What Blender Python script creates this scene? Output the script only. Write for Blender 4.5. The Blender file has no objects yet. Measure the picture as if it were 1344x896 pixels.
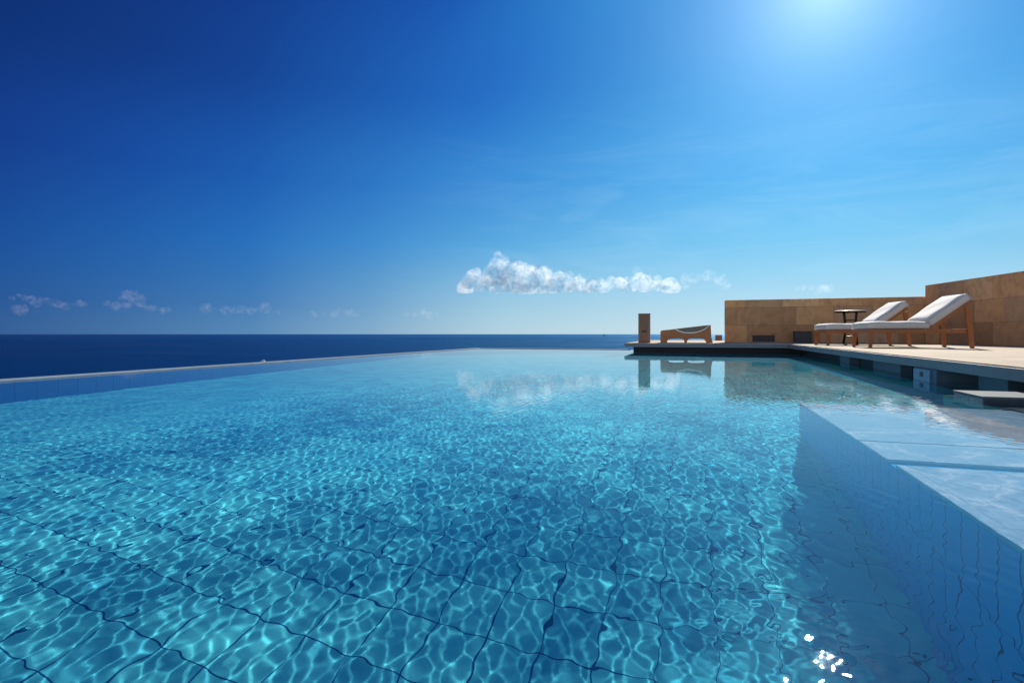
import bpy, bmesh, math, random
import numpy as np
from mathutils import Vector, Matrix

random.seed(4)
C = bpy.context.scene.collection
sc = bpy.context.scene
TH = math.atan(233 / 700)          # angle between the camera's view and the pool's long axis
CAMZ = 0.5                         # eye above the pool water (z = 0)
SEA_Z = -60.0
SUN_AZ, SUN_EL = math.radians(12.2), math.radians(30.0)


# ----------------------------------------------------------------- helpers
def tag(o, label=None, cat=None, group=None, kind=None):
    if label: o['label'] = label
    if cat: o['category'] = cat
    if group: o['group'] = group
    if kind: o['kind'] = kind
    return o


def empty(name, loc=(0, 0, 0), rz=0.0):
    o = bpy.data.objects.new(name, None)
    C.objects.link(o)
    o.location = loc
    o.rotation_euler = (0, 0, rz)
    o.empty_display_size = 0.2
    return o


def link(name, me, mat, parent=None, smooth=False):
    o = bpy.data.objects.new(name, me)
    C.objects.link(o)
    if mat is not None and len(me.materials) == 0: me.materials.append(mat)
    if parent is not None: o.parent = parent
    if smooth:
        me.polygons.foreach_set('use_smooth', [True] * len(me.polygons))
    return o


class MB:
    """collects shapes, builds one mesh object"""
    def __init__(s): s.bm = bmesh.new()

    def box(s, a, b, bev=0.0, seg=2, m=None):
        t = bmesh.new()
        bmesh.ops.create_cube(t, size=1.0)
        a, b = Vector(a), Vector(b)
        for v in t.verts:
            v.co = Vector(((a[i] + b[i]) / 2 + v.co[i] * (b[i] - a[i]) for i in range(3)))
        if bev > 0: bmesh.ops.bevel(t, geom=t.edges[:], offset=bev, segments=seg, affect='EDGES', profile=0.6)
        s.add(t, m)
        return s

    def add(s, t, m=None):
        if m is not None: t.transform(m)
        me = bpy.data.meshes.new('tmp')
        t.to_mesh(me); t.free()
        s.bm.from_mesh(me)
        bpy.data.meshes.remove(me)

    def bar(s, p, q, w0, w1, up=(0, 1, 0), d0=None, d1=None, bev=0.004):
        """tapered rectangular bar from p to q; w* across 'side', d* along 'up'"""
        p, q = Vector(p), Vector(q)
        ax = (q - p).normalized()
        up = Vector(up); up = (up - ax * up.dot(ax)).normalized()
        sd = ax.cross(up)
        d0 = d0 if d0 is not None else w0
        d1 = d1 if d1 is not None else w1
        t = bmesh.new()
        vs = []
        for c, w, d in ((p, w0, d0), (q, w1, d1)):
            for i, j in ((-1, -1), (1, -1), (1, 1), (-1, 1)):
                vs.append(t.verts.new(c + sd * i * w / 2 + up * j * d / 2))
        t.faces.new(vs[0:4][::-1]); t.faces.new(vs[4:8])
        for i in range(4):
            t.faces.new((vs[i], vs[(i + 1) % 4], vs[4 + (i + 1) % 4], vs[4 + i]))
        bmesh.ops.recalc_face_normals(t, faces=t.faces[:])
        if bev > 0: bmesh.ops.bevel(t, geom=t.edges[:], offset=bev, segments=2, affect='EDGES')
        s.add(t)
        return s

    def tube(s, pts, r, n=10):
        t = bmesh.new()
        rings = []
        P = [Vector(p) for p in pts]
        rr = r if isinstance(r, (list, tuple)) else [r] * len(P)
        for i, p in enumerate(P):
            a = (P[min(i + 1, len(P) - 1)] - P[max(i - 1, 0)]).normalized()
            x = a.orthogonal().normalized() if i == 0 else (x - a * x.dot(a)).normalized()
            y = a.cross(x)
            rings.append([t.verts.new(p + (x * math.cos(k * 2 * math.pi / n) + y * math.sin(k * 2 * math.pi / n)) * rr[i]) for k in range(n)])
        for i in range(len(P) - 1):
            for k in range(n):
                t.faces.new((rings[i][k], rings[i][(k + 1) % n], rings[i + 1][(k + 1) % n], rings[i + 1][k]))
        t.faces.new(rings[0][::-1]); t.faces.new(rings[-1])
        s.add(t)
        return s

    def lathe(s, prof, n=40, m=None):
        t = bmesh.new()
        rings = [[t.verts.new((r * math.cos(k * 2 * math.pi / n), r * math.sin(k * 2 * math.pi / n), z)) for k in range(n)] for r, z in prof]
        for i in range(len(prof) - 1):
            for k in range(n):
                t.faces.new((rings[i][k], rings[i][(k + 1) % n], rings[i + 1][(k + 1) % n], rings[i + 1][k]))
        t.faces.new(rings[0][::-1]); t.faces.new(rings[-1])
        s.add(t, m)
        return s

    def prism(s, poly, y0, y1, bev=0.0):
        """polygon in (x, z), extruded from y0 to y1"""
        t = bmesh.new()
        a = [t.verts.new((x, y0, z)) for x, z in poly]
        b = [t.verts.new((x, y1, z)) for x, z in poly]
        n = len(poly)
        t.faces.new(a); t.faces.new(b[::-1])
        for i in range(n): t.faces.new((a[i], b[i], b[(i + 1) % n], a[(i + 1) % n]))
        bmesh.ops.recalc_face_normals(t, faces=t.faces[:])
        if bev > 0:
            e = [e for e in t.edges if abs(e.verts[0].co.y - e.verts[1].co.y) < 1e-6]
            bmesh.ops.bevel(t, geom=e, offset=bev, segments=2, affect='EDGES')
        s.add(t)
        return s

    def build(s, name, mat, parent=None, smooth=False):
        me = bpy.data.meshes.new(name)
        bmesh.ops.recalc_face_normals(s.bm, faces=s.bm.faces[:])
        s.bm.to_mesh(me); s.bm.free()
        return link(name, me, mat, parent, smooth)


def smooth_by_angle(o, deg=35):
    me = o.data
    me.polygons.foreach_set('use_smooth', [True] * len(me.polygons))
    bm = bmesh.new(); bm.from_mesh(me)
    for e in bm.edges:
        if len(e.link_faces) == 2 and e.calc_face_angle(0) > math.radians(deg): e.smooth = False
    bm.to_mesh(me); bm.free()


# ----------------------------------------------------------------- materials
class NT:
    def __init__(s, name):
        s.m = bpy.data.materials.new(name); s.m.use_nodes = True
        s.t = s.m.node_tree; s.t.nodes.clear()
        s.out = s.n('ShaderNodeOutputMaterial')

    def n(s, typ, inp=None, **kw):
        nd = s.t.nodes.new(typ)
        for k, v in kw.items(): setattr(nd, k, v)
        for k, v in (inp or {}).items(): s.set(nd, k, v)
        return nd

    def set(s, nd, k, v):
        i = nd.inputs[k]
        if hasattr(v, 'bl_idname') and hasattr(v, 'outputs'): s.t.links.new(v.outputs[0], i)
        elif hasattr(v, 'is_output'): s.t.links.new(v, i)
        elif isinstance(v, (tuple, list)) and len(v) == 3 and hasattr(i.default_value, '__len__') and len(i.default_value) == 4: i.default_value = (*v, 1)
        else: i.default_value = v

    def math(s, op, a, b=0.0, clamp=False):
        return s.n('ShaderNodeMath', {0: a, 1: b}, operation=op, use_clamp=clamp)

    def noise(s, vec, scale, detail=4, rough=0.55, dist=0.0):
        nd = s.n('ShaderNodeTexNoise', {'Scale': scale, 'Detail': detail, 'Roughness': rough, 'Distortion': dist})
        if vec is not None: s.set(nd, 'Vector', vec)
        return nd

    def ramp(s, fac, stops):
        nd = s.n('ShaderNodeValToRGB', {'Fac': fac})
        e = nd.color_ramp.elements
        while len(e) < len(stops): e.new(0.5)
        for el, (p, c) in zip(e, stops):
            el.position = p
            el.color = (*c, 1) if not isinstance(c, (int, float)) else (c, c, c, 1)
        return nd

    def mix(s, fac, a, b, blend='MIX'):
        nd = s.n('ShaderNodeMix', data_type='RGBA', blend_type=blend)
        s.set(nd, 0, fac); s.set(nd, 6, a); s.set(nd, 7, b)
        return nd.outputs[2]

    def bump(s, h, strength, dist=0.01):
        return s.n('ShaderNodeBump', {'Height': h, 'Strength': strength, 'Distance': dist})

    def principled(s, col, rough=0.5, normal=None, **inp):
        p = s.n('ShaderNodeBsdfPrincipled', {'Base Color': col, 'Roughness': rough})
        for k, v in inp.items(): s.set(p, k.replace('_', ' '), v)
        if normal is not None: s.set(p, 'Normal', normal)
        s.t.links.new(p.outputs[0], s.out.inputs[0])
        return s.m

    def pos(s): return s.n('ShaderNodeNewGeometry').outputs['Position']
    def obj(s): return s.n('ShaderNodeTexCoord').outputs['Object']


def mat_tile(name, base, dark, grout, ax, off, size, mort=0.0035, rough=0.25, var=0.25):
    """pool tiles in the plane of axes ax, off = position of a joint, size = tile size"""
    t = NT(name)
    sp = t.n('ShaderNodeSeparateXYZ', {0: t.pos()})
    a = t.math('SUBTRACT', sp.outputs[ax[0]], off[0])
    b = t.math('SUBTRACT', sp.outputs[ax[1]], off[1])
    v = t.n('ShaderNodeCombineXYZ', {0: a, 1: b, 2: 0.0})
    br = t.n('ShaderNodeTexBrick', {'Vector': v, 'Color1': (0, 0, 0), 'Color2': (1, 1, 1), 'Mortar': (0.5, 0.5, 0.5), 'Scale': 1.0,
                                    'Mortar Size': mort, 'Mortar Smooth': 0.3, 'Bias': 0.0, 'Brick Width': size[0], 'Row Height': size[1]}, offset=0.0, squash=1.0)
    ns = t.noise(t.pos(), 5.0, 5)
    f = t.math('MULTIPLY_ADD', br.outputs[0], var)
    t.set(f, 2, t.math('MULTIPLY', ns, 0.7))
    col = t.mix(f, dark, base)
    fine = t.noise(t.pos(), 60.0, 3)
    col = t.mix(t.math('MULTIPLY', fine, 0.25), col, dark)
    col = t.mix(br.outputs['Fac'], col, grout)
    h = t.math('SUBTRACT', 1.0, br.outputs['Fac'])
    return t.principled(col, rough, t.bump(h, 0.3, 0.004), **{'Specular_IOR_Level': 0.0})   # glaze and water have nearly the same index


def mat_wood(name, c0, c1, scale=1.0, axis=0, rough=0.45):
    t = NT(name)
    st = [14.0, 14.0, 14.0]; st[axis] = 1.2
    mp = t.n('ShaderNodeMapping', {'Vector': t.obj(), 'Scale': tuple(k * scale for k in st)})
    n1 = t.noise(mp, 3.0, 6, 0.6, 0.6)
    n2 = t.noise(mp, 16.0, 3, 0.6, 0.2)
    f = t.math('ADD', t.math('MULTIPLY', n1, 0.75), t.math('MULTIPLY', n2, 0.3))
    col = t.ramp(f, [(0.3, c0), (0.72, c1)])
    return t.principled(col, rough, t.bump(n2, 0.12, 0.003))


def mat_plain(name, col, rough=0.5, bump=0.0, scale=30, var=0.15, **kw):
    t = NT(name)
    n = t.noise(t.obj(), scale, 5)
    c2 = tuple(k * (1 - var * 2) for k in col)
    c = t.mix(n, c2, tuple(min(1, k * (1 + var)) for k in col))
    return t.principled(c, rough, t.bump(n, bump, 0.004) if bump else None, **kw)


def mat_fabric(name, col):
    t = NT(name)
    v = t.obj()
    w1 = t.n('ShaderNodeTexWave', {'Vector': v, 'Scale': 260.0, 'Distortion': 0.6, 'Detail': 1.0}, bands_direction='X')
    w2 = t.n('ShaderNodeTexWave', {'Vector': v, 'Scale': 260.0, 'Distortion': 0.6, 'Detail': 1.0}, bands_direction='Y')
    n = t.noise(v, 6.0, 4)
    c = t.mix(t.math('MULTIPLY', n, 0.35), col, tuple(k * 0.82 for k in col))
    wv = t.math('ADD', w1.outputs['Fac'], w2.outputs['Fac'])
    b1 = t.bump(wv, 0.12, 0.0015)
    b2 = t.n('ShaderNodeBump', {'Height': t.noise(v, 7.0, 3, 0.5), 'Strength': 0.35, 'Distance': 0.02, 'Normal': b1})
    return t.principled(c, 0.85, b2, **{'Sheen_Weight': 0.25})


def mat_sandstone(name):
    """big cut blocks: colour per block, faint bedding veins, thin joints"""
    t = NT(name)
    v = t.obj()
    sp = t.n('ShaderNodeSeparateXYZ', {0: v})
    q = t.n('ShaderNodeCombineXYZ', {0: sp.outputs[0], 1: sp.outputs[2], 2: 0.0})
    brs = []
    for i, (w, h, off) in enumerate(((0.95, 0.52, 0.37), (0.475, 0.26, 0.61))):
        br = t.n('ShaderNodeTexBrick', {'Vector': q, 'Color1': (0, 0, 0), 'Color2': (1, 1, 1), 'Mortar': (0.5, 0.5, 0.5), 'Scale': 1.0,
                                        'Mortar Size': 0.004, 'Mortar Smooth': 0.4, 'Brick Width': w, 'Row Height': h}, offset=off)
        brs.append(br)
    colr = [(0.0, (0.38, 0.18, 0.075)), (0.2, (0.54, 0.285, 0.13)), (0.4, (0.74, 0.385, 0.16)), (0.58, (0.47, 0.29, 0.165)), (0.78, (0.78, 0.385, 0.14)), (1.0, (0.76, 0.51, 0.29))]
    c = t.ramp(brs[0].outputs[0], colr)
    wn = t.n('ShaderNodeMapping', {'Vector': v, 'Scale': (1.3, 1.0, 1.0), 'Rotation': (0, 0.35, 0)})
    vein_or_caustic = t.noise(wn, 2.3, 7, 0.62, 1.6)
    veinb = t.ramp(vein_or_caustic, [(0.30, 0.74), (0.5, 1.0), (0.72, 1.15)])
    c = t.mix(1.0, c, veinb, 'MULTIPLY')
    sp2 = t.noise(v, 45, 4, 0.7)
    c = t.mix(1.0, c, t.ramp(sp2, [(0.25, 0.8), (0.7, 1.12)]), 'MULTIPLY')
    c = t.mix(t.math('MULTIPLY', brs[0].outputs['Fac'], 0.75), c, (0.16, 0.10, 0.06))
    h = t.math('SUBTRACT', t.math('ADD', t.math('MULTIPLY', vein_or_caustic, 0.5), t.math('MULTIPLY', sp2, 0.3)), brs[0].outputs['Fac'])
    return t.principled(c, 0.85, t.bump(h, 0.45, 0.012))


def mat_paving(name, base):
    t = NT(name)
    br = t.n('ShaderNodeTexBrick', {'Vector': t.pos(), 'Color1': (0, 0, 0), 'Color2': (1, 1, 1), 'Mortar': (0.5, 0.5, 0.5), 'Scale': 1.0,
                                    'Mortar Size': 0.006, 'Mortar Smooth': 0.2, 'Brick Width': 1.2, 'Row Height': 0.8}, offset=0.5)
    n = t.noise(t.pos(), 1.6, 7, 0.62, 0.4)
    n2 = t.noise(t.pos(), 38, 4, 0.65)
    c = t.mix(br.outputs[0], tuple(k * 0.86 for k in base), base)
    c = t.mix(1.0, c, t.ramp(n, [(0.3, 0.80), (0.65, 1.06)]), 'MULTIPLY')
    c = t.mix(1.0, c, t.ramp(n2, [(0.3, 0.88), (0.6, 1.04)]), 'MULTIPLY')
    c = t.mix(t.math('MULTIPLY', br.outputs['Fac'], 0.6), c, (0.18, 0.15, 0.12))
    return t.principled(c, 0.85, t.bump(t.math('SUBTRACT', n2, br.outputs['Fac']), 0.25, 0.004), **{'Specular_IOR_Level': 0.08})


M = {}
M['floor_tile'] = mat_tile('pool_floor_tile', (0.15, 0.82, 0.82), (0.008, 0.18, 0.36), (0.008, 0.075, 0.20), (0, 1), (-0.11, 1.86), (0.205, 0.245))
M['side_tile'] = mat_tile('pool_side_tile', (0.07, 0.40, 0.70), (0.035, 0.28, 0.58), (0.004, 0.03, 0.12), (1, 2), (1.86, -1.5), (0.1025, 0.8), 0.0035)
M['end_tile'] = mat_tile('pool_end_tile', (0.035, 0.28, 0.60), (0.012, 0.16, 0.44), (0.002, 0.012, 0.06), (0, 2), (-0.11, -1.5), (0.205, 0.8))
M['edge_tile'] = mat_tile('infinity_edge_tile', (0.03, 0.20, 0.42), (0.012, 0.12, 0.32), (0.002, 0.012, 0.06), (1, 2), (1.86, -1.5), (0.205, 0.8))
def mat_caustic_stone(name):
    t = NT(name)
    p = t.pos()
    br = t.n('ShaderNodeTexBrick', {'Vector': p, 'Color1': (0, 0, 0), 'Color2': (1, 1, 1), 'Mortar': (0.5, 0.5, 0.5), 'Scale': 1.0,
                                    'Mortar Size': 0.003, 'Mortar Smooth': 0.3, 'Brick Width': 0.82, 'Row Height': 0.6}, offset=0.4)
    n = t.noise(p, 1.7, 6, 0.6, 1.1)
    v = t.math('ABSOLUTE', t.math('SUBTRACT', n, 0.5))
    vein_or_caustic = t.ramp(v, [(0.0, 1.0), (0.022, 0.25), (0.07, 0.0)])  # thin white filaments of water-focused light, painted into the stone colour
    n2 = t.noise(p, 4.0, 5, 0.6, 0.4)
    c = t.mix(n2, (0.19, 0.34, 0.46), (0.32, 0.45, 0.55))
    c = t.mix(t.math('MULTIPLY', vein_or_caustic, 0.6), c, (0.64, 0.68, 0.70))
    c = t.mix(t.math('MULTIPLY', br.outputs['Fac'], 0.6), c, (0.14, 0.22, 0.30))
    return t.principled(c, 0.4, t.bump(n2, 0.2, 0.004), **{'Specular_IOR_Level': 0.05})


M['ledge_tile'] = mat_caustic_stone('pale_stone_caustic_lines')
M['coping'] = mat_plain('pale_coping_stone', (0.19, 0.245, 0.30), 0.8, 0.15, 6, 0.2, Specular_IOR_Level=0.1)
M['paving'] = mat_paving('cream_stone_paving', (0.47, 0.385, 0.285))
M['deck_edge'] = mat_plain('shade_tinted_edge_stone', (0.15, 0.18, 0.20), 0.6, 0.2, 14, 0.15)  # darker, bluer than the paving: shade and water reflection put into colour
M['recess'] = mat_plain('recess_shade_render', (0.014, 0.02, 0.03), 0.7, 0.1, 8)  # near-black colour stands in for the shade under the deck
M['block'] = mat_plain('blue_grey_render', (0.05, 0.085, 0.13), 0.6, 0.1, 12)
M['block_face'] = mat_plain('pale_blue_plastic', (0.10, 0.20, 0.32), 0.4, 0.0, 12)
M['black'] = mat_plain('black_plastic', (0.012, 0.012, 0.014), 0.5)
M['wet_stone'] = mat_plain('wet_grey_stone', (0.12, 0.15, 0.17), 0.12, 0.15, 9, 0.2)
M['sandstone'] = mat_sandstone('sandstone_blocks')
M['teak'] = mat_wood('teak', (0.22, 0.062, 0.015), (0.42, 0.15, 0.042), 1.0, 0)
M['teak_leg'] = mat_wood('teak_upright', (0.22, 0.062, 0.015), (0.42, 0.15, 0.042), 1.0, 2)
M['brown_wood'] = mat_wood('brown_wood', (0.26, 0.078, 0.018), (0.52, 0.19, 0.055), 0.8, 0)
M['brown_wood_up'] = mat_wood('brown_wood_upright', (0.17, 0.07, 0.035), (0.32, 0.15, 0.08), 0.8, 2)
M['cushion'] = mat_fabric('white_canvas', (0.58, 0.55, 0.50))
M['piping'] = mat_fabric('piping_canvas', (0.46, 0.44, 0.40))
M['cream'] = mat_fabric('cream_canvas', (0.78, 0.70, 0.58))
M['grey_fabric'] = mat_fabric('grey_canvas', (0.21, 0.19, 0.16))
M['iron'] = mat_plain('dark_iron', (0.02, 0.018, 0.017), 0.4, Metallic=0.6)
M['iron_light'] = mat_plain('sunlit_metal_rim', (0.42, 0.38, 0.33), 0.35, Metallic=0.3)  # far paler than the table's iron: sunlight on the rim put into colour
M['slate'] = mat_plain('dark_slate_plastic', (0.045, 0.045, 0.05), 0.55)
M['boat_white'] = mat_plain('boat_white_paint', (0.8, 0.8, 0.8), 0.4, scale=1)
M['boat_dark'] = mat_plain('boat_dark_paint', (0.03, 0.04, 0.06), 0.4, scale=1)
M['rock'] = mat_plain('hill_rock', (0.24, 0.19, 0.13), 0.9, 0.8, 0.6, 0.3)


def mat_water():
    t = NT('pool_water')
    g = t.n('ShaderNodeBsdfGlass', {'Color': (0.95, 0.985, 1.0), 'Roughness': 0.0, 'IOR': 1.333})
    t.t.links.new(g.outputs[0], t.out.inputs[0])
    return t.m


def mat_sea():
    t = NT('sea_water')
    p = t.pos()
    mp = t.n('ShaderNodeMapping', {'Vector': p, 'Scale': (0.0016, 0.0007, 1.0), 'Rotation': (0, 0, TH)})
    big = t.noise(mp, 1.0, 5, 0.6, 0.8)
    col = t.ramp(big, [(0.35, (0.0003, 0.010, 0.042)), (0.7, (0.0006, 0.018, 0.066))])
    st = t.n('ShaderNodeMapping', {'Vector': p, 'Scale': (0.0009, 0.010, 1.0), 'Rotation': (0, 0, -TH)})
    streak = t.ramp(t.noise(st, 1.0, 4, 0.5, 0.5), [(0.60, 0.0), (0.72, 1.0)])
    col = t.mix(t.math('MULTIPLY', streak, 0.55), col, (0.006, 0.040, 0.11))
    w = t.noise(p, 0.18, 5, 0.6)
    rough = t.ramp(big, [(0.4, 0.24), (0.62, 0.16)])
    nb = t.bump(w, 0.6, 3.0)
    di = t.n('ShaderNodeBsdfDiffuse', {'Color': col, 'Normal': nb})
    gl = t.n('ShaderNodeBsdfGlossy', {'Color': (0.27, 0.58, 0.88), 'Roughness': rough, 'Normal': nb})
    # wave slopes hide much of each other at grazing angles: half of a mirror's reflectance
    fr = t.math('MULTIPLY', t.n('ShaderNodeFresnel', {'IOR': 1.33, 'Normal': nb}), 0.5)
    mx = t.n('ShaderNodeMixShader', {0: fr})
    t.t.links.new(di.outputs[0], mx.inputs[1]); t.t.links.new(gl.outputs[0], mx.inputs[2])
    t.t.links.new(mx.outputs[0], t.out.inputs[0])
    return t.m


M['water'] = mat_water()
M['sea'] = mat_sea()

# ----------------------------------------------------------------- sea and land
def sea():
    t = bmesh.new()
    R = [0, 40, 120, 400, 1200, 4000, 12000, 40000, 90000]
    n = 96
    prev = None
    for r in R:
        ring = [t.verts.new((r * math.cos(2 * math.pi * k / n), r * math.sin(2 * math.pi * k / n), SEA_Z)) for k in range(n if r else 1)]
        if prev:
            for k in range(n):
                if len(prev) == 1: t.faces.new((prev[0], ring[k], ring[(k + 1) % n]))
                else: t.faces.new((prev[k], ring[k], ring[(k + 1) % n], prev[(k + 1) % n]))
        prev = ring
    me = bpy.data.meshes.new('sea'); t.to_mesh(me); t.free()
    return tag(link('sea', me, M['sea']), 'deep blue open sea reaching to the horizon', kind='structure')


def hill():
    """rocky headland that carries the terrace; always below the pool's rim"""
    x0, x1, y0, y1 = -7.0, 13.0, -12.0, 22.4
    t = bmesh.new()
    n = 70
    xs = np.linspace(x0 - 75, x1 + 110, n); ys = np.linspace(y0 - 110, y1 + 75, n)
    rng = np.random.RandomState(3)
    ph = rng.rand(6, 3) * 6.28
    G = []
    for y in ys:
        row = []
        for x in xs:
            dx = max(x0 - x, 0, x - x1); dy = max(y0 - y, 0, y - y1)
            d = math.hypot(dx, dy)
            w = sum(math.sin(x * 0.11 * (k + 1) + ph[k, 0]) * math.sin(y * 0.12 * (k + 1) + ph[k, 1]) / (k + 1) for k in range(6))
            z = -2.8 - max(0, d - 0.5) * 0.95 + w * min(d * 0.12, 3.0)
            row.append(t.verts.new((x, y, max(z, -66))))
        G.append(row)
    for j in range(n - 1):
        for i in range(n - 1):
            t.faces.new((G[j][i], G[j][i + 1], G[j + 1][i + 1], G[j + 1][i]))
    me = bpy.data.meshes.new('headland'); t.to_mesh(me); t.free()
    return tag(link('headland', me, M['rock'], smooth=True), 'rocky headland under the terrace', kind='structure')


sea(); hill()

# ----------------------------------------------------------------- pool
VL, VR = -6.8, 2.78          # inner faces, left (infinity edge) and right (under the deck)
U0, U1 = -3.0, 17.0
LEDGE_V, LEDGE_U, LEDGE_Z = 0.78, 4.45, -0.10


def floor_z(v):
    if v > -3.6: return -1.30
    k = min(1, (-3.6 - v) / 3.2)
    return -1.30 - 0.85 * k * k * (3 - 2 * k)


pool = empty('swimming_pool', (0, 7, 0))
tag(pool, 'long blue tiled infinity pool with a white rim along its seaward edge', 'pool')


def pool_child(o):
    o.matrix_parent_inverse = pool.matrix_world.inverted() if False else Matrix.Translation((0, -7, 0))
    o.cycles.is_caustics_receiver = True
    return o


t = bmesh.new()
vs = np.linspace(VL, VR, 40)
a = [t.verts.new((v, U0, floor_z(v))) for v in vs]
b = [t.verts.new((v, U1, floor_z(v))) for v in vs]
for i in range(len(vs) - 1): t.faces.new((a[i], a[i + 1], b[i + 1], b[i]))
me = bpy.data.meshes.new('pool_floor'); t.to_mesh(me); t.free()
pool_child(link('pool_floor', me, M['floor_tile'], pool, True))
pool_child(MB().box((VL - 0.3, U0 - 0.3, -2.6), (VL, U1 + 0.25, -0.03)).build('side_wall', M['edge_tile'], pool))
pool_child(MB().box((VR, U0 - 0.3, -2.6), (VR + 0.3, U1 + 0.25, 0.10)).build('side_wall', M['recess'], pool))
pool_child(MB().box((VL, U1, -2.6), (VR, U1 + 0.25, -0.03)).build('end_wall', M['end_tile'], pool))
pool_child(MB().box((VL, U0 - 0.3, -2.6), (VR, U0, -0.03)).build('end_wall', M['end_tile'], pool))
# rim stones, butted end to end
rim = MB()
rim.box((VL - 0.24, U0 - 0.3, -0.03), (VL + 0.004, U1 + 0.25, 0.014), 0.006)
rim.box((VL + 0.006, U1 - 0.004, -0.03), (-1.77, U1 + 0.25, 0.014), 0.006)
pool_child(rim.build('rim', M['coping'], pool))
# sun shelf: three slabs with open joints on a tiled block
LB = MB()
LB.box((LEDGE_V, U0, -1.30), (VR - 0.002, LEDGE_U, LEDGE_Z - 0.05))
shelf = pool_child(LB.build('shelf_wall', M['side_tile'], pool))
LS = MB()
g = [(U0, 2.50), (2.60, 2.99), (3.01, LEDGE_U)]
for y0, y1 in g: LS.box((LEDGE_V, y0, LEDGE_Z - 0.048), (VR - 0.004, y1, LEDGE_Z), 0.004)
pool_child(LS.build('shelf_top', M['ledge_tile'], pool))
pool_child(MB().box((2.05, U0, LEDGE_Z + 0.002), (VR - 0.004, 4.64, -0.035), 0.006).build('curb', M['wet_stone'], pool))
pool_child(MB().box((2.0, LEDGE_U + 0.004, -1.30), (VR - 0.004, 5.35, -0.06), 0.006).build('curb', M['wet_stone'], pool))


# water surface: a real rippled sheet
def wave_fn(X, Y):
    rng = np.random.RandomState(11)
    Z = np.zeros_like(X)
    Zs = np.zeros_like(X)
    NW = 110
    for i in range(NW):
        lam = math.exp(rng.uniform(math.log(0.04), math.log(0.6)))
        if rng.rand() < 0.84: ang = rng.randn() * 0.34                      # crests mostly along the pool
        else: ang = rng.rand() * 2 * math.pi
        k = 2 * math.pi / lam
        # slope spectrum peaks near 0.15 m
        slope = math.exp(-(math.log(lam / 0.053) / 0.45) ** 2) + 0.10
        Z += slope / k * np.sin(k * (math.cos(ang) * X + math.sin(ang) * Y) + rng.rand() * 6.283)
    Z *= WAVE * math.sqrt(2 / NW)
    # ripples gather in slow patches
    p = 0.95 + 0.38 * np.sin(X * 1.7 + 1.3 * np.sin(Y * 1.1)) * np.sin(Y * 1.4 + 0.8 * np.sin(X * 1.2)) + 0.12 * np.sin(X * 4.1 + Y * 2.3) * np.sin(Y * 3.7 - X)
    calm = 0.8 + 0.2 / (1 + np.exp((X - 0.9) * 4.0))                       # sheltered over the sun shelf
    far = 1.0 / (1 + (np.clip(Y - 3.5, 0, 99) / 15) ** 1.2)
    Z = Z * p * calm * far
    # fine ripples added where the sun mirrors, to break its glint into sparkles
    g = np.exp(-(((X - 0.22) / 0.24) ** 2 + ((Y - 0.90) / 0.26) ** 2))
    for i in range(22):
        lam = rng.uniform(0.022, 0.040); ang = rng.rand() * 6.283
        k = 2 * math.pi / lam
        Zs += 0.0115 / k * np.sin(k * (math.cos(ang) * X + math.sin(ang) * Y) + rng.rand() * 6.283)
    return Z + Zs * g


WAVE = 0.0235


def water():
    xs = [VL - 0.002]
    while xs[-1] < VR + 0.01:
        x = xs[-1]
        xs.append(x + (0.005 if -0.15 < x < 0.6 else 0.0072 if -2.8 < x < 1.1 else 0.0072 + min(0.015, max(-2.8 - x, x - 1.1) * 0.01)))
    xs = np.array(xs)
    ys = [U0 - 0.01]
    while ys[-1] < U1 + 0.002:
        y = ys[-1]
        ys.append(y + (0.03 if y < 0.3 else 0.0055 if 0.6 < y < 1.3 else 0.0075 if y < 3.6 else min(0.04, 0.0075 + (y - 3.6) * 0.005)))
    ys = np.array(ys); ys[-1] = U1 + 0.002
    xs[-1] = VR + 0.01
    X, Y = np.meshgrid(xs, ys)
    Z = wave_fn(X, Y)
    nx, ny = len(xs), len(ys)
    co = np.stack([X, Y, Z], -1).reshape(-1, 3).astype(np.float32)
    me = bpy.data.meshes.new('pool_water')
    idx = (np.arange(ny - 1)[:, None] * nx + np.arange(nx - 1)[None, :]).reshape(-1)
    quads = np.stack([idx, idx + 1, idx + nx + 1, idx + nx], -1).astype(np.int32)
    me.vertices.add(len(co)); me.vertices.foreach_set('co', co.ravel())
    me.loops.add(quads.size); me.loops.foreach_set('vertex_index', quads.ravel())
    me.polygons.add(len(quads)); me.polygons.foreach_set('loop_start', np.arange(0, quads.size, 4, dtype=np.int32))
    me.polygons.foreach_set('loop_total', np.full(len(quads), 4, np.int32))
    me.update(calc_edges=True)
    o = link('pool_water', me, M['water'], smooth=True)
    o.cycles.is_caustics_caster = True
    tag(o, 'clear rippling blue pool water', kind='structure')
    print('water verts', len(co))


water()

# ----------------------------------------------------------------- deck
D0, D1, DV = 0.13, 0.24, 2.45
deck = MB()
t = bmesh.new()
poly = [(-1.75, 15.45), (DV, 15.45), (DV, -3.2), (12.5, -3.2), (12.5, 22.6), (-1.75, 22.6)]
lo = [t.verts.new((x, y, D0)) for x, y in poly]; hi = [t.verts.new((x, y, D1)) for x, y in poly]
t.faces.new(lo[::-1]); t.faces.new(hi)
for i in range(6): t.faces.new((lo[i], lo[(i + 1) % 6], hi[(i + 1) % 6], hi[i]))
bmesh.ops.recalc_face_normals(t, faces=t.faces[:])
e = [e for e in t.edges if e.verts[0].co.z > 0.2 and e.verts[1].co.z > 0.2]
bmesh.ops.bevel(t, geom=e, offset=0.012, segments=2, affect='EDGES')
deck.add(t)
dk_ob = deck.build('terrace_deck', M['paving'])
tag(dk_ob, 'cream stone terrace deck overhanging the pool', kind='structure')
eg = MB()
eg.box((-1.762, 15.438, D0 - 0.002), (DV - 0.013, 15.449, D1 - 0.013), 0.002)
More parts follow.
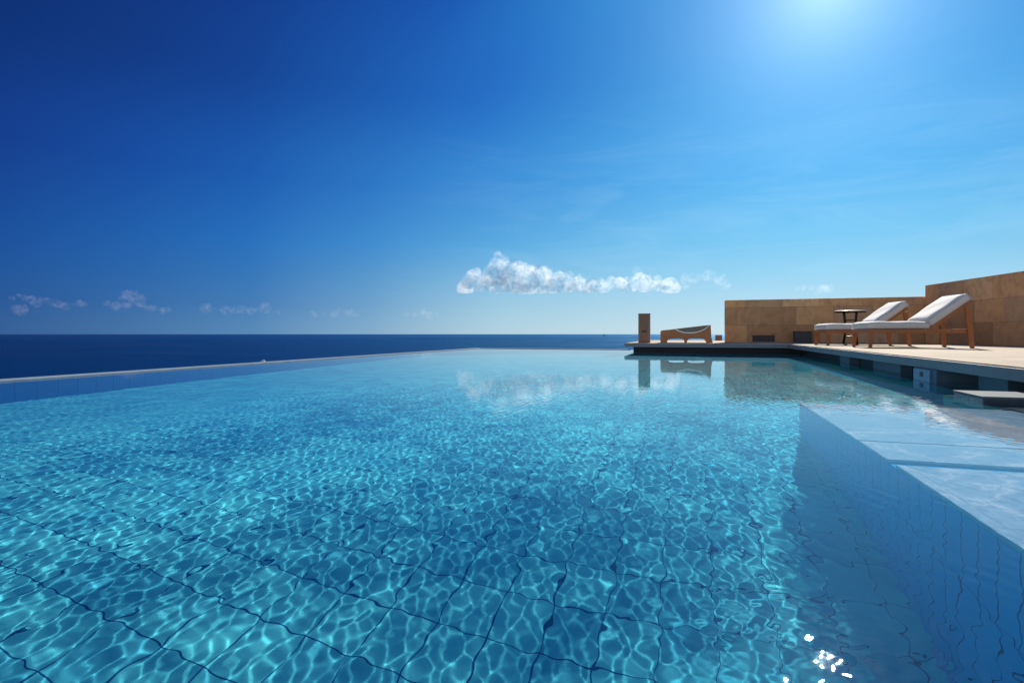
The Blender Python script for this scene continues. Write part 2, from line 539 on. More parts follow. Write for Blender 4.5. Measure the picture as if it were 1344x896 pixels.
eg.box((DV - 0.012, -3.2, D0 - 0.002), (DV - 0.001, 15.449, D1 - 0.013), 0.002)
eg.build('edge_shade_band', M['deck_edge'], dk_ob)  # thin band added to carry the painted shade of the deck's side
pl = MB()
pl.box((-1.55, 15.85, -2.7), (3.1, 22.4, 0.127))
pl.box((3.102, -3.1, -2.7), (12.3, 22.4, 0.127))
tag(pl.build('terrace_base', M['recess']), 'recessed base under the terrace deck, its shade painted near-black', kind='structure')

# blocks under the deck edge
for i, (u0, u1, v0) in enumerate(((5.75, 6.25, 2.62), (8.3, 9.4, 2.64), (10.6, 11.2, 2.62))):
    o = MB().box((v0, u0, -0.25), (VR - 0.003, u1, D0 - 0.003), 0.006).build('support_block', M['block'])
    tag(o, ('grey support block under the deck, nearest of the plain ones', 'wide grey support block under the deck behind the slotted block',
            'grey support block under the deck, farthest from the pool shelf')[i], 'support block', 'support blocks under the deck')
sk = empty('pool_skimmer', (2.5, 6.9, 0))
tag(sk, 'pale blue skimmer block with a dark slot under the deck edge', 'skimmer')
MB().box((-0.08, -0.28, -0.25), (VR - 0.003 - 2.5, 0.28, D0 - 0.003), 0.006).build('housing', M['block'], sk)
MB().box((-0.098, -0.16, -0.03), (-0.082, 0.26, 0.115), 0.004).build('face_plate', M['block_face'], sk)
MB().box((-0.104, 0.0, 0.035), (-0.099, 0.07, 0.085), 0.001).build('slot', M['black'], sk)

# stone step at the pool's edge
M['shaded_wet_stone'] = mat_plain('shaded_wet_stone', (0.045, 0.065, 0.08), 0.15, 0.15, 9, 0.2)  # step sides: shade painted in as a darker stone
M['tread_stone'] = mat_plain('sunlit_tread_stone', (0.11, 0.13, 0.145), 0.8, 0.15, 9, 0.2, Specular_IOR_Level=0.1)  # step top: sunlight painted in as a paler stone
o = empty('stone_step', (1.98, 4.66, 0))
tag(o, 'wet stone step with sunlight painted into its top, rising from the water beside the deck edge', 'step')
MB().box((0, 0, -0.055), (VR - 0.006 - 1.98, 0.44, 0.038), 0.006).build('riser', M['shaded_wet_stone'], o)
MB().box((-0.006, -0.006, 0.0385), (VR - 0.006 - 1.98, 0.446, 0.056), 0.005).build('tread', M['tread_stone'], o)

# ----------------------------------------------------------------- walls
w = empty('stone_wall', (1.02, 17.2, D1))
tag(w, 'low brown sandstone wall along the far side of the terrace', 'wall')
wl = MB().box((0, 0, 0.0), (5.6, 0.42, 1.27), 0.02).build('masonry', M['sandstone'], w)
vt = MB().box((0.74, -0.012, 0.03), (1.34, -0.002, 0.22)).build('vent', M['slate'], w)
fr = MB()
for k in range(5): fr.box((0.76, -0.020, 0.05 + k * 0.034), (1.32, -0.013, 0.066 + k * 0.034))
fr.build('louvre', M['black'], vt)
w2 = empty('stone_wall', (6.02, 17.15, D1), math.radians(-90 + 9.3))
tag(w2, 'taller brown sandstone wall running beside the sun loungers', 'wall')
MB().box((0, 0, 0.0), (12.5, 0.42, 1.565), 0.02).build('masonry', M['sandstone'], w2)

# ----------------------------------------------------------------- sun loungers
def cushion_mesh(L, W, T, taper_head=False):
    """soft box cushion: x 0..L, y -W/2..W/2, z 0..T"""
    t = bmesh.new()
    nx, ny, nz = max(8, int(L / 0.06)), 12, 4
    bmesh.ops.create_cube(t, size=1)
    bmesh.ops.subdivide_edges(t, edges=[e for e in t.edges if abs(e.verts[0].co.x - e.verts[1].co.x) > 0.5], cuts=nx, use_grid_fill=True)
    bmesh.ops.subdivide_edges(t, edges=[e for e in t.edges if abs(e.verts[0].co.y - e.verts[1].co.y) > 0.5], cuts=ny, use_grid_fill=True)
    bmesh.ops.subdivide_edges(t, edges=[e for e in t.edges if abs(e.verts[0].co.z - e.verts[1].co.z) > 0.5], cuts=nz, use_grid_fill=True)
    r = 0.045
    for v in t.verts:
        x, y, z = (v.co.x + 0.5) * L, v.co.y * W, (v.co.z + 0.5) * T
        # round the edges
        cx = min(max(x, r), L - r); cy = min(max(y, -W / 2 + r), W / 2 - r); cz = min(max(z, r), T - r)
        d = Vector((x - cx, y - cy, z - cz))
        n = sum(1 for q in d if abs(q) > 1e-6)
        if n > 1:
            d = d.normalized() * max(abs(q) for q in d)
        p = Vector((cx, cy, cz)) + d
        ex = min(x, L - x) / (L / 2); ey = 1 - abs(y) / (W / 2)
        puff = 0.020 * (1 - (1 - min(1, ex * 4)) ** 2) * (1 - (1 - min(1, ey * 2.2)) ** 2)
        if z > T * 0.5: p.z += puff
        p.z += 0.004 * math.sin(x * 13 + y * 5) * (1 if z > T * 0.5 else 0)
        v.co = p
    return t


def make_lounger():
    root = empty('sun_lounger')
    W = 0.86
    rz0, rz1 = 0.275, 0.350
    HX, A = 1.00, math.radians(38)
    f = MB()
    for s in (-1, 1):
        y = s * (W / 2 - 0.03)
        f.box((0.0, y - 0.025, rz0), (1.60, y + 0.025, rz1), 0.006)
    f.box((0.0, -W / 2 + 0.056, rz0), (0.05, W / 2 - 0.056, rz1), 0.006)
    f.box((0.97, -W / 2 + 0.056, rz0), (1.02, W / 2 - 0.056, rz1 - 0.01), 0.006)
    for k in range(11):
        x = 0.09 + k * 0.078
        f.box((x, -W / 2 + 0.056, rz1 - 0.022), (x + 0.055, W / 2 - 0.056, rz1 - 0.002), 0.003)
    f.build('frame', M['teak'], root)
    for s in (-1, 1):
        y = s * (W / 2 - 0.032)
        MB().bar((0.045, y, rz0 + 0.004), (0.02, y, 0.0), 0.055, 0.04, (1, 0, 0), 0.085, 0.05).build('leg', M['teak_leg'], root)
        # tall rear leg carries the back rest
        MB().bar((1.56, s * (W / 2 - 0.032 + 0.052), 0.735), (1.635, s * (W / 2 - 0.032 + 0.052), 0.0), 0.048, 0.042, (1, 0, 0), 0.095, 0.062).build('leg', M['teak_leg'], root)
    b = MB()
    ca, sa = math.cos(A), math.sin(A)
    for s in (-1, 1):
        y = s * (W / 2 - 0.028)
        p = Vector((HX, y, rz1 + 0.008)); q = p + Vector((ca, 0, sa)) * 0.76
        b.bar(p, q, 0.045, 0.045, (-sa, 0, ca), 0.055, 0.055)
    for k in range(7):
        d = 0.05 + k * 0.10
        p = Vector((HX + ca * d, -W / 2 + 0.053, rz1 + 0.008 + sa * d)); q = Vector((p.x, W / 2 - 0.053, p.z))
        b.bar(p, q, 0.06, 0.06, (-sa, 0, ca), 0.02, 0.02, 0.003)
    b.build('backrest_frame', M['teak'], root)
    T = 0.125
    mb = MB()
    mb.add(cushion_mesh(HX + 0.03, W - 0.01, T), Matrix.Translation((-0.02, 0, rz1 + 0.002)))
    c1 = mb.build('seat_cushion', M['cushion'], root, True)
    mb = MB()
    off = Vector((HX + 0.02, 0, rz1 + 0.042)) + Vector((-sa, 0, ca)) * 0.0
    m = Matrix.Translation(off) @ Matrix.Rotation(-A, 4, 'Y')
    mb.add(cushion_mesh(0.82, W - 0.01, 0.140), m)
    c2 = mb.build('back_cushion', M['cushion'], root, True)
    # piping round the upper and lower edges
    for L, hz, mm, par in ((HX + 0.03, T, Matrix.Translation((-0.02, 0, rz1 + 0.002)), c1), (0.82, 0.140, m, c2)):
        pp = MB()
        w2 = (W - 0.01) / 2
        i = 0.014
        for z in (hz - 0.014, 0.014):
            pts = [(i, -w2 + i, z), (L - i, -w2 + i, z), (L - i, w2 - i, z), (i, w2 - i, z), (i, -w2 + i, z)]
            for a, b_ in zip(pts, pts[1:]): pp.tube([mm @ Vector(a), mm @ Vector(b_)], 0.006, 6)
        pp.build('piping', M['piping'], par, True)
    return root


def copy_tree(o, parent=None):
    c = o.copy(); C.objects.link(c)
    if parent is not None: c.parent = parent
    for ch in list(o.children): copy_tree(ch, c)
    return c


l1 = make_lounger()
l1.location = (3.18, 12.08, D1); l1.rotation_euler.z = math.radians(5)
tag(l1, 'teak sun lounger with white cushions, nearest the pool shelf', 'sun lounger', 'sun loungers on the terrace')
l2 = copy_tree(l1)
l2.location = (2.93, 14.2, D1); l2.rotation_euler.z = math.radians(6)
tag(l2, 'teak sun lounger with white cushions, behind the other one and next to the round table', 'sun lounger', 'sun loungers on the terrace')

# ----------------------------------------------------------------- round side table
tb = empty('side_table', (3.82, 15.35, D1), 0.3)
tag(tb, 'round dark iron side table behind the far sun lounger', 'table')
tt = MB().lathe([(0.30, 0.790), (0.332, 0.792), (0.338, 0.806), (0.332, 0.822), (0.30, 0.824)]).build('table_top', M['iron'], tb, False)
rm = MB()
rm.tube([(0.338 * math.cos(k * math.pi / 24), 0.338 * math.sin(k * math.pi / 24), 0.826) for k in range(49)], 0.011, 8)
rm.build('rim', M['iron_light'], tt, True)
for k in range(4):
    a = k * math.pi / 2 + 0.2
    pts = []
    for i in range(13):
        s = i / 12
        r = 0.19 - 0.045 * math.sin(s * math.pi) + 0.02 * s
        pts.append((r * math.cos(a), r * math.sin(a), 0.79 * (1 - s)))
    MB().tube(pts, 0.023, 8).build('leg', M['iron'], tb, True)
for z in (0.60, 0.20):
    MB().tube([(0.155 * math.cos(k * math.pi / 16), 0.155 * math.sin(k * math.pi / 16), z) for k in range(33)], 0.010, 8).build('stretcher_ring', M['iron'], tb, True)

# dark box against the wall
bx = empty('storage_box', (3.02, 16.86, D1))
tag(bx, 'dark grey box on the deck against the far sandstone wall', 'box')
MB().box((-0.21, -0.17, 0.0), (0.21, 0.17, 0.29), 0.012).build('body', M['slate'], bx)
MB().box((-0.22, -0.18, 0.292), (0.22, 0.18, 0.335), 0.010).build('lid', M['slate'], bx)

# ----------------------------------------------------------------- wooden pillar lamp
pp = empty('wooden_pillar', (-1.25, 16.0, D1), 0.02)
tag(pp, 'slim upright wooden pillar box at the seaward end of the terrace', 'pillar')
MB().box((-0.165, -0.13, 0.0), (0.165, 0.13, 0.83), 0.006).build('body', M['brown_wood_up'], pp)
pn = MB()
for k in range(4):
    x = -0.148 + k * 0.076
    pn.box((x, -0.142, 0.03), (x + 0.068, -0.131, 0.80), 0.003)
pn.build('front_panel', M['brown_wood_up'], pp)
MB().box((-0.062, -0.158, 0.315), (0.062, -0.143, 0.350), 0.003).build('handle', M['black'], pp)
MB().box((-0.172, -0.148, 0.832), (0.172, 0.137, 0.850), 0.004).build('cap', M['brown_wood'], pp)

# ----------------------------------------------------------------- carved wooden lounge chair
ch = empty('lounge_chair', (-0.80, 16.0, D1))
tag(ch, 'low brown wooden lounge chair with scooped grey seat and cream edge', 'chair')


def smooth_curve(pts, n=8):
    out = []
    P = [pts[0]] + list(pts) + [pts[-1]]
    for i in range(1, len(P) - 2):
        for k in range(n):
            s = k / n
            a, b_, c_, d = (np.array(P[j], float) for j in (i - 1, i, i + 1, i + 2))
            out.append(tuple(0.5 * ((2 * b_) + (-a + c_) * s + (2 * a - 5 * b_ + 4 * c_ - d) * s * s + (-a + 3 * b_ - 3 * c_ + d) * s ** 3)))
    out.append(tuple(pts[-1]))
    return out


scoop = smooth_curve([(0.40, 0.395), (0.50, 0.33), (0.64, 0.285), (0.80, 0.275), (0.95, 0.285), (1.12, 0.335), (1.24, 0.405), (1.33, 0.495)])
arch_l = smooth_curve([(0.155, 0.0), (0.165, 0.05), (0.22, 0.10), (0.32, 0.118), (0.55, 0.118), (0.625, 0.10), (0.655, 0.05), (0.665, 0.0)], 4)
arch_r = smooth_curve([(0.725, 0.0), (0.735, 0.05), (0.765, 0.10), (0.84, 0.118), (1.12, 0.118), (1.20, 0.10), (1.245, 0.05), (1.27, 0.0)], 4)
low = [(1.425, 0.0), (1.385, 0.15), (1.365, 0.515), (1.33, 0.495 + 0.02)]
near = [(0.0, 0.0)] + arch_l + arch_r + low[:3] + scoop[::-1] + [(0.06, 0.362), (0.015, 0.345), (0.0, 0.31)]
far = [(0.0, 0.0)] + arch_l + arch_r + low[:3] + [(1.33, 0.52), (0.40, 0.41), (0.06, 0.362), (0.015, 0.345), (0.0, 0.31)]
MB().prism(near, 0.0, 0.05, 0.004).build('side_panel', M['brown_wood'], ch)
MB().prism(far, 0.75, 0.80, 0.004).build('side_panel', M['brown_wood'], ch)
st = bmesh.new()
prof = smooth_curve([(0.06, 0.345), (0.38, 0.375), (0.50, 0.30), (0.66, 0.225), (0.85, 0.215), (1.05, 0.26), (1.22, 0.36), (1.34, 0.50)])
ra = [st.verts.new((x, 0.052, z)) for x, z in prof]; rb = [st.verts.new((x, 0.748, z)) for x, z in prof]
rc = [st.verts.new((x, 0.052, z - 0.05)) for x, z in prof]; rd = [st.verts.new((x, 0.748, z - 0.05)) for x, z in prof]
for i in range(len(prof) - 1):
    st.faces.new((ra[i], ra[i + 1], rb[i + 1], rb[i])); st.faces.new((rc[i], rd[i], rd[i + 1], rc[i + 1]))
    st.faces.new((ra[i], rc[i], rc[i + 1], ra[i + 1])); st.faces.new((rb[i], rb[i + 1], rd[i + 1], rd[i]))
st.faces.new((ra[0], rb[0], rd[0], rc[0])); st.faces.new((ra[-1], rc[-1], rd[-1], rb[-1]))
mb = MB(); mb.add(st)
seat = mb.build('seat', M['grey_fabric'], ch, True); smooth_by_angle(seat, 50)
# padded lining on the inside of the far panel
lin = [(0.42, 0.40), (1.32, 0.508)] + [(x, z) for x, z in prof[::-1] if 0.42 < x < 1.32]
MB().prism(lin, 0.715, 0.746, 0.006).build('lining', M['grey_fabric'], ch)
MB().tube([(x, 0.025, z + 0.004) for x, z in scoop], 0.021, 8).build('edge_trim', M['cream'], ch, True)

# small cube at the back edge of the terrace
cb = empty('wooden_cube', (1.08, 22.35, D1), 0.1)
tag(cb, 'small dark wooden cube standing at the back of the terrace by the wall end', 'stool')
MB().box((-0.115, -0.115, 0.0), (0.115, 0.115, 0.195), 0.008).build('body', M['brown_wood_up'], cb)
MB().box((-0.122, -0.122, 0.197), (0.122, 0.122, 0.225), 0.006).build('top', M['brown_wood'], cb)


# ----------------------------------------------------------------- boats
def cam_to_world(X, Y, z):
    """X to the right of the view, Y along it"""
    return Vector((math.cos(TH) * X - math.sin(TH) * Y, math.sin(TH) * X + math.cos(TH) * Y, z))


def hull(L, Wd, Hh):
    t = bmesh.new()
    secs = []
    for i in range(9):
        s = i / 8
        w = Wd / 2 * (1 - max(0, (s - 0.45) / 0.55) ** 2.2) + 0.02
        x = -L / 2 + L * s
        top = Hh * (1 + 0.35 * s * s)
        secs.append([t.verts.new((x, y * w, z)) for y, z in ((-1, top), (-0.85, Hh * 0.35), (0, 0), (0.85, Hh * 0.35), (1, top))])
    for a, b_ in zip(secs, secs[1:]):
        for k in range(4): t.faces.new((a[k], a[k + 1], b_[k + 1], b_[k]))
        t.faces.new((a[0], b_[0], b_[4], a[4]))
    t.faces.new(secs[0]); t.faces.new(secs[-1][::-1])
    return t


bt = empty('motor_boat', cam_to_world(-531, 1140, SEA_Z), TH + 0.15)
tag(bt, 'small white motor boat on the sea just beyond the pool rim', 'boat')
mb = MB(); mb.add(hull(13, 4.2, 1.7)); mb.build('hull', M['boat_white'], bt)
MB().box((-3.2, -1.5, 2.0), (2.2, 1.5, 3.9), 0.3).box((-2.4, -1.3, 3.95), (0.8, 1.3, 4.5), 0.2).build('cabin', M['boat_white'], bt)
MB().box((-2.6, -1.53, 2.9), (1.8, 1.53, 3.5)).build('window', M['boat_dark'], bt)
MB().tube([(-1.0, 0, 4.4), (-1.2, 0, 7.0)], 0.09, 6).build('mast', M['boat_white'], bt)
sp = empty('sailing_ship', cam_to_world(2760, 16000, SEA_Z), TH + 0.3)
tag(sp, 'tiny dark sailing ship on the horizon', 'ship')
mb = MB(); mb.add(hull(90, 16, 12)); mb.build('hull', M['boat_dark'], sp)
m_ = MB()
for x, h in ((-22, 55), (4, 70), (28, 52)): m_.tube([(x, 0, 10), (x, 0, h)], 1.2, 6)
m_.build('mast', M['boat_dark'], sp)
s_ = MB()
for x, h in ((-22, 50), (4, 64)): s_.prism([(x + 1, 16), (x + 1, h), (x + 16, 18)], -0.5, 0.5)
s_.build('sail', M['slate'], sp)

# ----------------------------------------------------------------- clouds: real volumes of mist far out over the sea
def mat_cloud(name, dens, scale, col, lo_, hi_):
    t = NT(name)
    n = t.noise(t.obj(), scale, 6, 0.6, 0.3)
    d = t.n('ShaderNodeMapRange', {'Value': n, 'From Min': lo_, 'From Max': hi_, 'To Min': 0.0, 'To Max': dens})
    v = t.n('ShaderNodeVolumePrincipled', {'Color': col, 'Density': d, 'Anisotropy': 0.3})
    t.t.links.new(v.outputs[0], t.out.inputs['Volume'])
    return t.m


def cloud(label, lumps, dist, mat, seed, sub=5, flat=None, depth=0.9, size=0.78, rag=1.0, stretch=1.0):
    """lumps: (angle-ish x, y, radius) in view units at distance dist"""
    rng = np.random.RandomState(seed)
    k = dist / 700.0
    x0 = sum(l[0] for l in lumps) / len(lumps); y0 = max(l[1] for l in lumps)
    base = cam_to_world((x0 - 672) * k, dist, CAMZ + (438 - y0) * k)
    t = bmesh.new()
    for (px, py, r) in lumps:
        r *= size
        for j in range(sub):
            rr = r * (rng.uniform(0.45, 0.8) if j else 0.9)
            a = rng.uniform(0, 6.28); q = (r - rr * 0.6) * (1 if j else 0)
            P = Vector(((px - x0 + stretch * q * math.cos(a)) * k, rng.uniform(-1, 1) * depth * r * k, (y0 - py + q * math.sin(a)) * k))
            m = Matrix.Translation(P) @ Matrix.Diagonal((rr * k * (0.5 + 0.5 * stretch), rr * k, rr * k * 0.92, 1))
            bmesh.ops.create_icosphere(t, subdivisions=2, radius=1.0, matrix=m)
    me = bpy.data.meshes.new('cloud'); t.to_mesh(me); t.free()
    tmp = bpy.data.objects.new('cloud_tmp', me); C.objects.link(tmp)
    md = tmp.modifiers.new('r', 'REMESH'); md.mode = 'VOXEL'; md.voxel_size = 0.55 * k
    bpy.context.view_layer.update()
    me2 = bpy.data.meshes.new_from_object(tmp.evaluated_get(bpy.context.evaluated_depsgraph_get()))
    bpy.data.objects.remove(tmp); bpy.data.meshes.remove(me)
    me2.name = 'cloud'
    n = len(me2.vertices)
    co_ = np.empty(n * 3, np.float32); no = np.empty(n * 3, np.float32)
    me2.vertices.foreach_get('co', co_); me2.vertices.foreach_get('normal', no)
    co_ = co_.reshape(-1, 3); no = no.reshape(-1, 3)
    d = np.zeros(n, np.float32)
    for o_ in range(26):
        f = 2 * math.pi / (k * rng.choice([18, 12, 8, 5, 3.4]))
        w_ = rng.randn(3); w_ /= np.linalg.norm(w_)
        d += np.sin((co_ @ w_) * f + rng.rand() * 6.28) / f
    co_ += no * (np.abs(d)[:, None] * 0.95 - 0.45 * k) * rag
    if flat is not None:
        zf = (y0 - flat) * k
        low_ = co_[:, 2] < zf
        co_[low_, 2] = zf + (co_[low_, 2] - zf) * 0.22
    me2.vertices.foreach_set('co', co_.ravel())
    o = link('cloud', me2, mat, smooth=True)
    o.location = base; o.rotation_euler = (0, 0, TH)
    tag(o, label, 'cloud', 'clouds low over the sea')
    return o


K8 = 8000 / 700
mc = mat_cloud('cumulus_mist', 0.0048, 1 / (K8 * 7), (0.97, 0.966, 0.955), 0.36, 0.66)
cloud('large white cumulus cloud with a flat base, the biggest one over the sea', [
    (613, 372, 6), (622, 367, 7), (634, 370, 9), (643, 366, 8), (650, 358, 7), (660, 354, 8), (670, 353, 8), (680, 357, 9), (655, 370, 12), (672, 372, 14),
    (690, 363, 9), (690, 376, 10), (702, 362, 9), (712, 364, 9), (706, 376, 11), (722, 370, 9), (730, 374, 9), (740, 372, 8), (750, 374, 9), (762, 373, 9), (772, 377, 7),
    (784, 374, 5), (795, 373, 5), (808, 373, 5), (820, 372, 5), (833, 372, 4.5), (846, 371, 4.5), (858, 372, 4.5), (870, 374, 3.5), (880, 375, 2.8)], 8000, mc, 2, 7, 383, depth=2.2)
mw = mat_cloud('thin_mist', 0.0014, 1 / (K8 * 6), (0.97, 0.975, 0.98), 0.40, 0.66)
cloud('thin white wisp of cloud just above the left end of the far sandstone wall', [(902, 369, 6), (912, 367, 6), (924, 364, 7), (930, 358, 5), (944, 366, 5), (950, 372, 3)], 8500, mw, 5, size=0.7, rag=0.6, depth=1.6, stretch=1.8)
cloud('tiny white tuft of cloud above the right part of the big cumulus', [(830, 354, 2.6), (835, 353, 3), (840, 355, 2)], 8500, mw, 6, size=0.7, rag=0.6, depth=1.6, stretch=1.8)
cloud('faint thin streak of cloud in the sky above the round table', [(1046, 379, 2.5), (1056, 378, 4), (1068, 378, 4.5), (1080, 379, 4), (1090, 380, 2.5)], 8500, mw, 7, size=0.7, rag=0.6, depth=1.6, stretch=1.8)
K12 = 13000 / 700
ml = mat_cloud('distant_mist', 0.0007, 1 / (K12 * 6), (0.95, 0.90, 0.92), 0.40, 0.64)
cloud('ragged faint cloud low in the sky at the far left of the photo', [(16, 391, 3), (26, 388, 5), (36, 392, 6), (48, 396, 6), (60, 394, 6), (70, 399, 5), (84, 401, 4), (98, 401, 4), (110, 398, 6), (24, 405, 3)], 13000, ml, 8, size=0.52, rag=0.45, stretch=2.6)
cloud('pinkish puff of cloud with a low tail, second from the left over the sea', [(142, 399, 4), (152, 401, 5), (163, 390, 6), (172, 388, 7), (181, 392, 7), (184, 399, 6), (172, 400, 7), (198, 404, 5), (212, 405, 5), (220, 405, 3)], 13000, ml, 9, size=0.62, rag=0.5, stretch=2.0)
cloud('low scattered cloud with one bright puff, above the small motor boat', [(268, 404, 4), (282, 405, 3), (293, 407, 3), (304, 408, 4), (316, 408, 4), (326, 408, 3), (335, 407, 3), (344, 404, 4.5), (350, 407, 5), (362, 409, 3.5)], 13000, ml, 10, size=0.52, rag=0.45, stretch=2.6)
cloud('small slanting cloud low over the sea, left of the pool corner', [(412, 412, 3), (424, 412, 3), (438, 411, 3.5), (450, 407, 4), (458, 410, 4.5), (466, 413, 3)], 13000, ml, 11, size=0.52, rag=0.45, stretch=2.6)
cloud('faintest flat cloud streak close to the horizon left of the big cumulus', [(532, 412, 2.5), (546, 413, 3), (560, 412, 3), (574, 412, 3)], 13000, ml, 12, size=0.52, rag=0.45, stretch=2.6)


# ----------------------------------------------------------------- sky, sun, camera
SKY_GAIN = 0.616
sd = Vector((math.sin(SUN_AZ) * math.cos(SUN_EL), math.cos(SUN_AZ) * math.cos(SUN_EL), math.sin(SUN_EL)))
world = bpy.data.worlds.new('World'); sc.world = world; world.use_nodes = True
NTW = NT.__new__(NT); NTW.t = world.node_tree; NTW.t.nodes.clear()
NTW.out = NTW.n('ShaderNodeOutputWorld')
W_ = NTW
sky = W_.n('ShaderNodeTexSky', sky_type='NISHITA', sun_disc=False)
sky.sun_elevation = SUN_EL; sky.sun_rotation = SUN_AZ; sky.altitude = 60
dirv = W_.n('ShaderNodeTexCoord').outputs['Generated']
sepd = W_.n('ShaderNodeSeparateXYZ', {0: dirv})
dk = W_.n('ShaderNodeVectorMath', {0: dirv, 1: (math.sin(SUN_AZ), math.cos(SUN_AZ), 0)}, operation='DOT_PRODUCT').outputs['Value']
key = W_.math('MULTIPLY_ADD', dk, 0.5); key.inputs[2].default_value = 0.5
elev = sepd.outputs[2]
# sky colour by direction: one row per elevation, first stop is fill light added behind the view, last faces the sun
NISH_TINT = (0.04000000000000001, 0.18000000000000002, 0.4)
SKY_EL = [0.005, 0.05, 0.1, 0.16, 0.26, 0.42, 0.6]
SKY_STOPS = [
    [(0.2, (1.15, 1.06, 0.95)), (0.55, (0.0272, 0.079, 0.2524)), (0.6249984374902342, (0.0272, 0.079, 0.2524)), (0.6999974999843748, (0.0543, 0.1387, 0.3318)), (0.7749965624785153, (0.0899, 0.2112, 0.4177)), (0.8499956249726559, (0.2107, 0.3556, 0.5227)), (0.9249946874667965, (0.4244, 0.5653, 0.6494)), (0.999993749960937, (0.5423, 0.6263, 0.6854))],
    [(0.2, (1.15, 1.06, 0.95)), (0.55, (0.0116, 0.0483, 0.2203)), (0.6248436522214886, (0.0116, 0.0483, 0.2203)), (0.6997498435543819, (0.0274, 0.0936, 0.2909)), (0.774656034887275, (0.0493, 0.1469, 0.3592)), (0.8495622262201681, (0.1444, 0.2883, 0.4731)), (0.9244684175530613, (0.322, 0.5004, 0.6045)), (0.9993746088859545, (0.4237, 0.5649, 0.6355))],
    [(0.2, (1.15, 1.06, 0.95)), (0.55, (0.0062, 0.0428, 0.2221)), (0.6243734296383275, (0.0062, 0.0428, 0.2221)), (0.6989974874213241, (0.0156, 0.0819, 0.2879)), (0.7736215452043205, (0.0285, 0.1272, 0.356)), (0.848245602987317, (0.0901, 0.2457, 0.4538)), (0.9228696607703135, (0.2098, 0.4304, 0.5764)), (0.9974937185533099, (0.2841, 0.5109, 0.6217))],
    [(0.2, (1.15, 1.06, 0.95)), (0.55, (0.0044, 0.0337, 0.2081)), (0.6233896267925306, (0.0044, 0.0337, 0.2081)), (0.697423402868049, (0.0084, 0.0693, 0.2886)), (0.7714571789435675, (0.014, 0.1131, 0.3753)), (0.8454909550190859, (0.0417, 0.2037, 0.4684)), (0.9195247310946042, (0.0976, 0.3368, 0.5698)), (0.9935585071701226, (0.1625, 0.4435, 0.6233))],
    [(0.2, (0.22, 0.33, 0.52)), (0.55, (0.0033, 0.0179, 0.1661)), (0.6207010770457331, (0.0033, 0.0179, 0.1661)), (0.693121723273173, (0.0046, 0.0396, 0.2417)), (0.7655423695006129, (0.007, 0.0703, 0.3174)), (0.8379630157280527, (0.018, 0.1336, 0.416)), (0.9103836619554926, (0.0363, 0.2201, 0.5244)), (0.9828043081829325, (0.0705, 0.3273, 0.6045))],
    [(0.2, (0.22, 0.33, 0.52)), (0.55, (0.0015, 0.0093, 0.099)), (0.6134405130453843, (0.0015, 0.0093, 0.099)), (0.6815048208726149, (0.0026, 0.0162, 0.1386)), (0.7495691286998454, (0.0031, 0.0276, 0.1967)), (0.8176334365270759, (0.0052, 0.062, 0.303)), (0.8856977443543066, (0.0066, 0.1047, 0.4189)), (0.9537620521815371, (0.0198, 0.2155, 0.5152))],
    [(0.2, (0.22, 0.33, 0.52)), (0.55, (0.0015, 0.0093, 0.099)), (0.6, (0.0015, 0.0093, 0.099)), (0.66, (0.0021, 0.0113, 0.1169)), (0.72, (0.0019, 0.0122, 0.1395)), (0.78, (0.0019, 0.0292, 0.2195)), (0.8400000000000001, (0.0004, 0.0501, 0.3251)), (0.9, (0.0089, 0.189, 0.4943))],
]
#ENDSKY
rows = [W_.ramp(key, [(p, c) for p, c in r]) for r in SKY_STOPS]
def band(lo_, hi_): return W_.n('ShaderNodeMapRange', {'Value': elev, 'From Min': lo_, 'From Max': hi_}, interpolation_type='SMOOTHSTEP' if lo_ > 0.2 else 'LINEAR').outputs[0]
c = rows[0].outputs[0]
for i in range(1, len(rows)):
    c = W_.mix(band(SKY_EL[i - 1], SKY_EL[i]), c, rows[i].outputs[0])
dsun = W_.n('ShaderNodeVectorMath', {0: dirv, 1: tuple(sd)}, operation='DOT_PRODUCT').outputs['Value']
ang = W_.math('ARCCOSINE', W_.math('MINIMUM', dsun, 0.999999))
def glow(width, amp, col):
    g_ = W_.math('EXPONENT', W_.math('MULTIPLY', ang, -1.0 / math.radians(width)))
    return W_.mix(1.0, (0, 0, 0), W_.n('ShaderNodeVectorMath', {0: tuple(k * amp for k in col), 3: g_}, operation='SCALE').outputs[0], 'ADD')
c = W_.mix(1.0, c, (SKY_GAIN,) * 3, 'MULTIPLY')
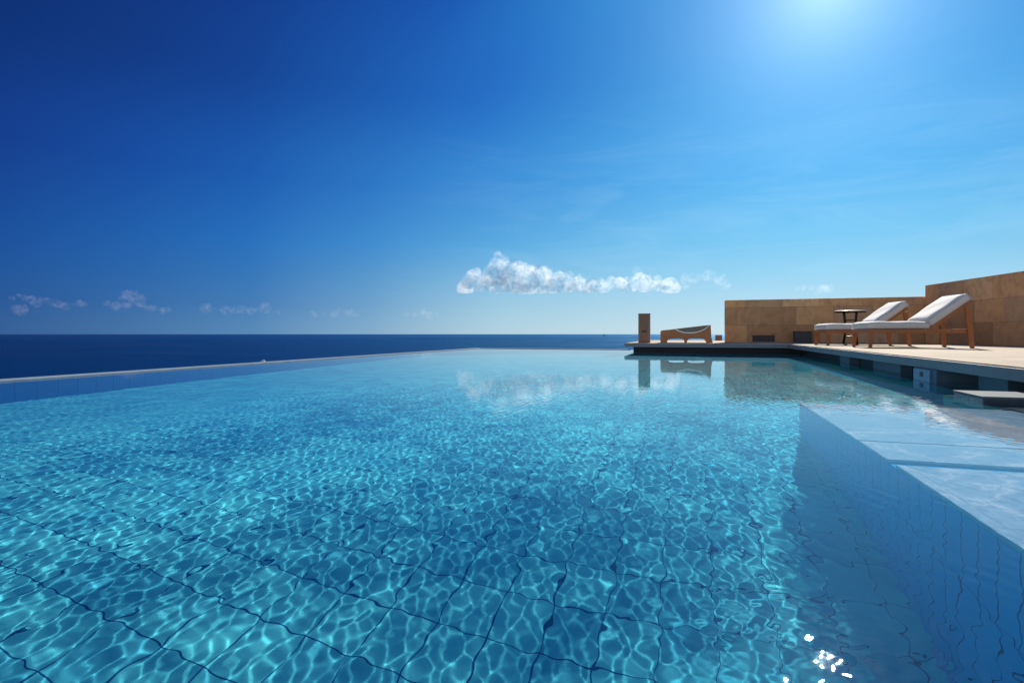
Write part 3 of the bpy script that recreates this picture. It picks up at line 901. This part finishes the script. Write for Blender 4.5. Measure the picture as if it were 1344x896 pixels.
# thin high cirrus veil
cm = W_.n('ShaderNodeMapping', {'Vector': dirv, 'Scale': (2.2, 2.2, 13.0), 'Rotation': (0.10, 0.16, 0)})
cn = W_.noise(cm, 1.6, 7, 0.62, 0.9)
cv = W_.ramp(cn, [(0.44, 0.0), (0.70, 1.0)])
cb = W_.n('ShaderNodeMapRange', {'Value': elev, 'From Min': 0.03, 'From Max': 0.14}, interpolation_type='SMOOTHSTEP')
cb2 = W_.n('ShaderNodeMapRange', {'Value': elev, 'From Min': 0.46, 'From Max': 0.20}, interpolation_type='SMOOTHSTEP')
cs = W_.n('ShaderNodeMapRange', {'Value': key, 'From Min': 0.82, 'From Max': 0.98}, interpolation_type='SMOOTHSTEP')
cf = W_.math('MULTIPLY', W_.math('MULTIPLY', cv, cb), W_.math('MULTIPLY', cb2, cs))
c = W_.mix(W_.math('MULTIPLY', cf, 0.10), c, (0.42, 0.52, 0.58))
c = W_.mix(1.0, c, glow(5.0, 0.37, (0.92, 1.0, 0.95)), 'ADD')
c = W_.mix(1.0, c, glow(15.0, 0.05, (0.35, 0.85, 1.0)), 'ADD')
nsky = W_.mix(1.0, sky.outputs[0], NISH_TINT, 'MULTIPLY')
bg1 = W_.n('ShaderNodeBackground', {'Color': nsky, 'Strength': 0.05 * SKY_GAIN})
bg2 = W_.n('ShaderNodeBackground', {'Color': c, 'Strength': 1.0})
add = W_.n('ShaderNodeAddShader'); W_.t.links.new(bg1.outputs[0], add.inputs[0]); W_.t.links.new(bg2.outputs[0], add.inputs[1])
W_.t.links.new(add.outputs[0], W_.out.inputs[0])

L = bpy.data.lights.new('sun', 'SUN'); L.energy = 5.0; L.angle = math.radians(0.53); L.color = (1.0, 0.94, 0.84)
L.cycles.is_caustics_light = True
lo_ = bpy.data.objects.new('sun', L); C.objects.link(lo_)
lo_.rotation_euler = sd.to_track_quat('Z', 'Y').to_euler()

cam = bpy.data.cameras.new('camera'); co = bpy.data.objects.new('camera', cam); C.objects.link(co)
cam.lens = 36 * 700 / 1344; cam.sensor_width = 36; cam.shift_y = -10 / 1344
cam.clip_start = 0.02; cam.clip_end = 200000
co.location = (0, 0, CAMZ); co.rotation_euler = (math.pi / 2, 0, TH)
sc.camera = co

vs_ = sc.view_settings
vs_.view_transform = 'Standard'; vs_.look = 'None'; vs_.exposure = 0.7; vs_.gamma = 1; vs_.use_curve_mapping = False
cy = sc.cycles
cy.use_denoising = True
try: cy.denoiser = 'OPENIMAGEDENOISE'
except Exception: pass
cy.max_bounces = 16; cy.transmission_bounces = 8; cy.diffuse_bounces = 3; cy.glossy_bounces = 4; cy.volume_bounces = 14
cy.caustics_reflective = True; cy.caustics_refractive = True
cy.sample_clamp_indirect = 20.0
cy.blur_glossy = 0.0
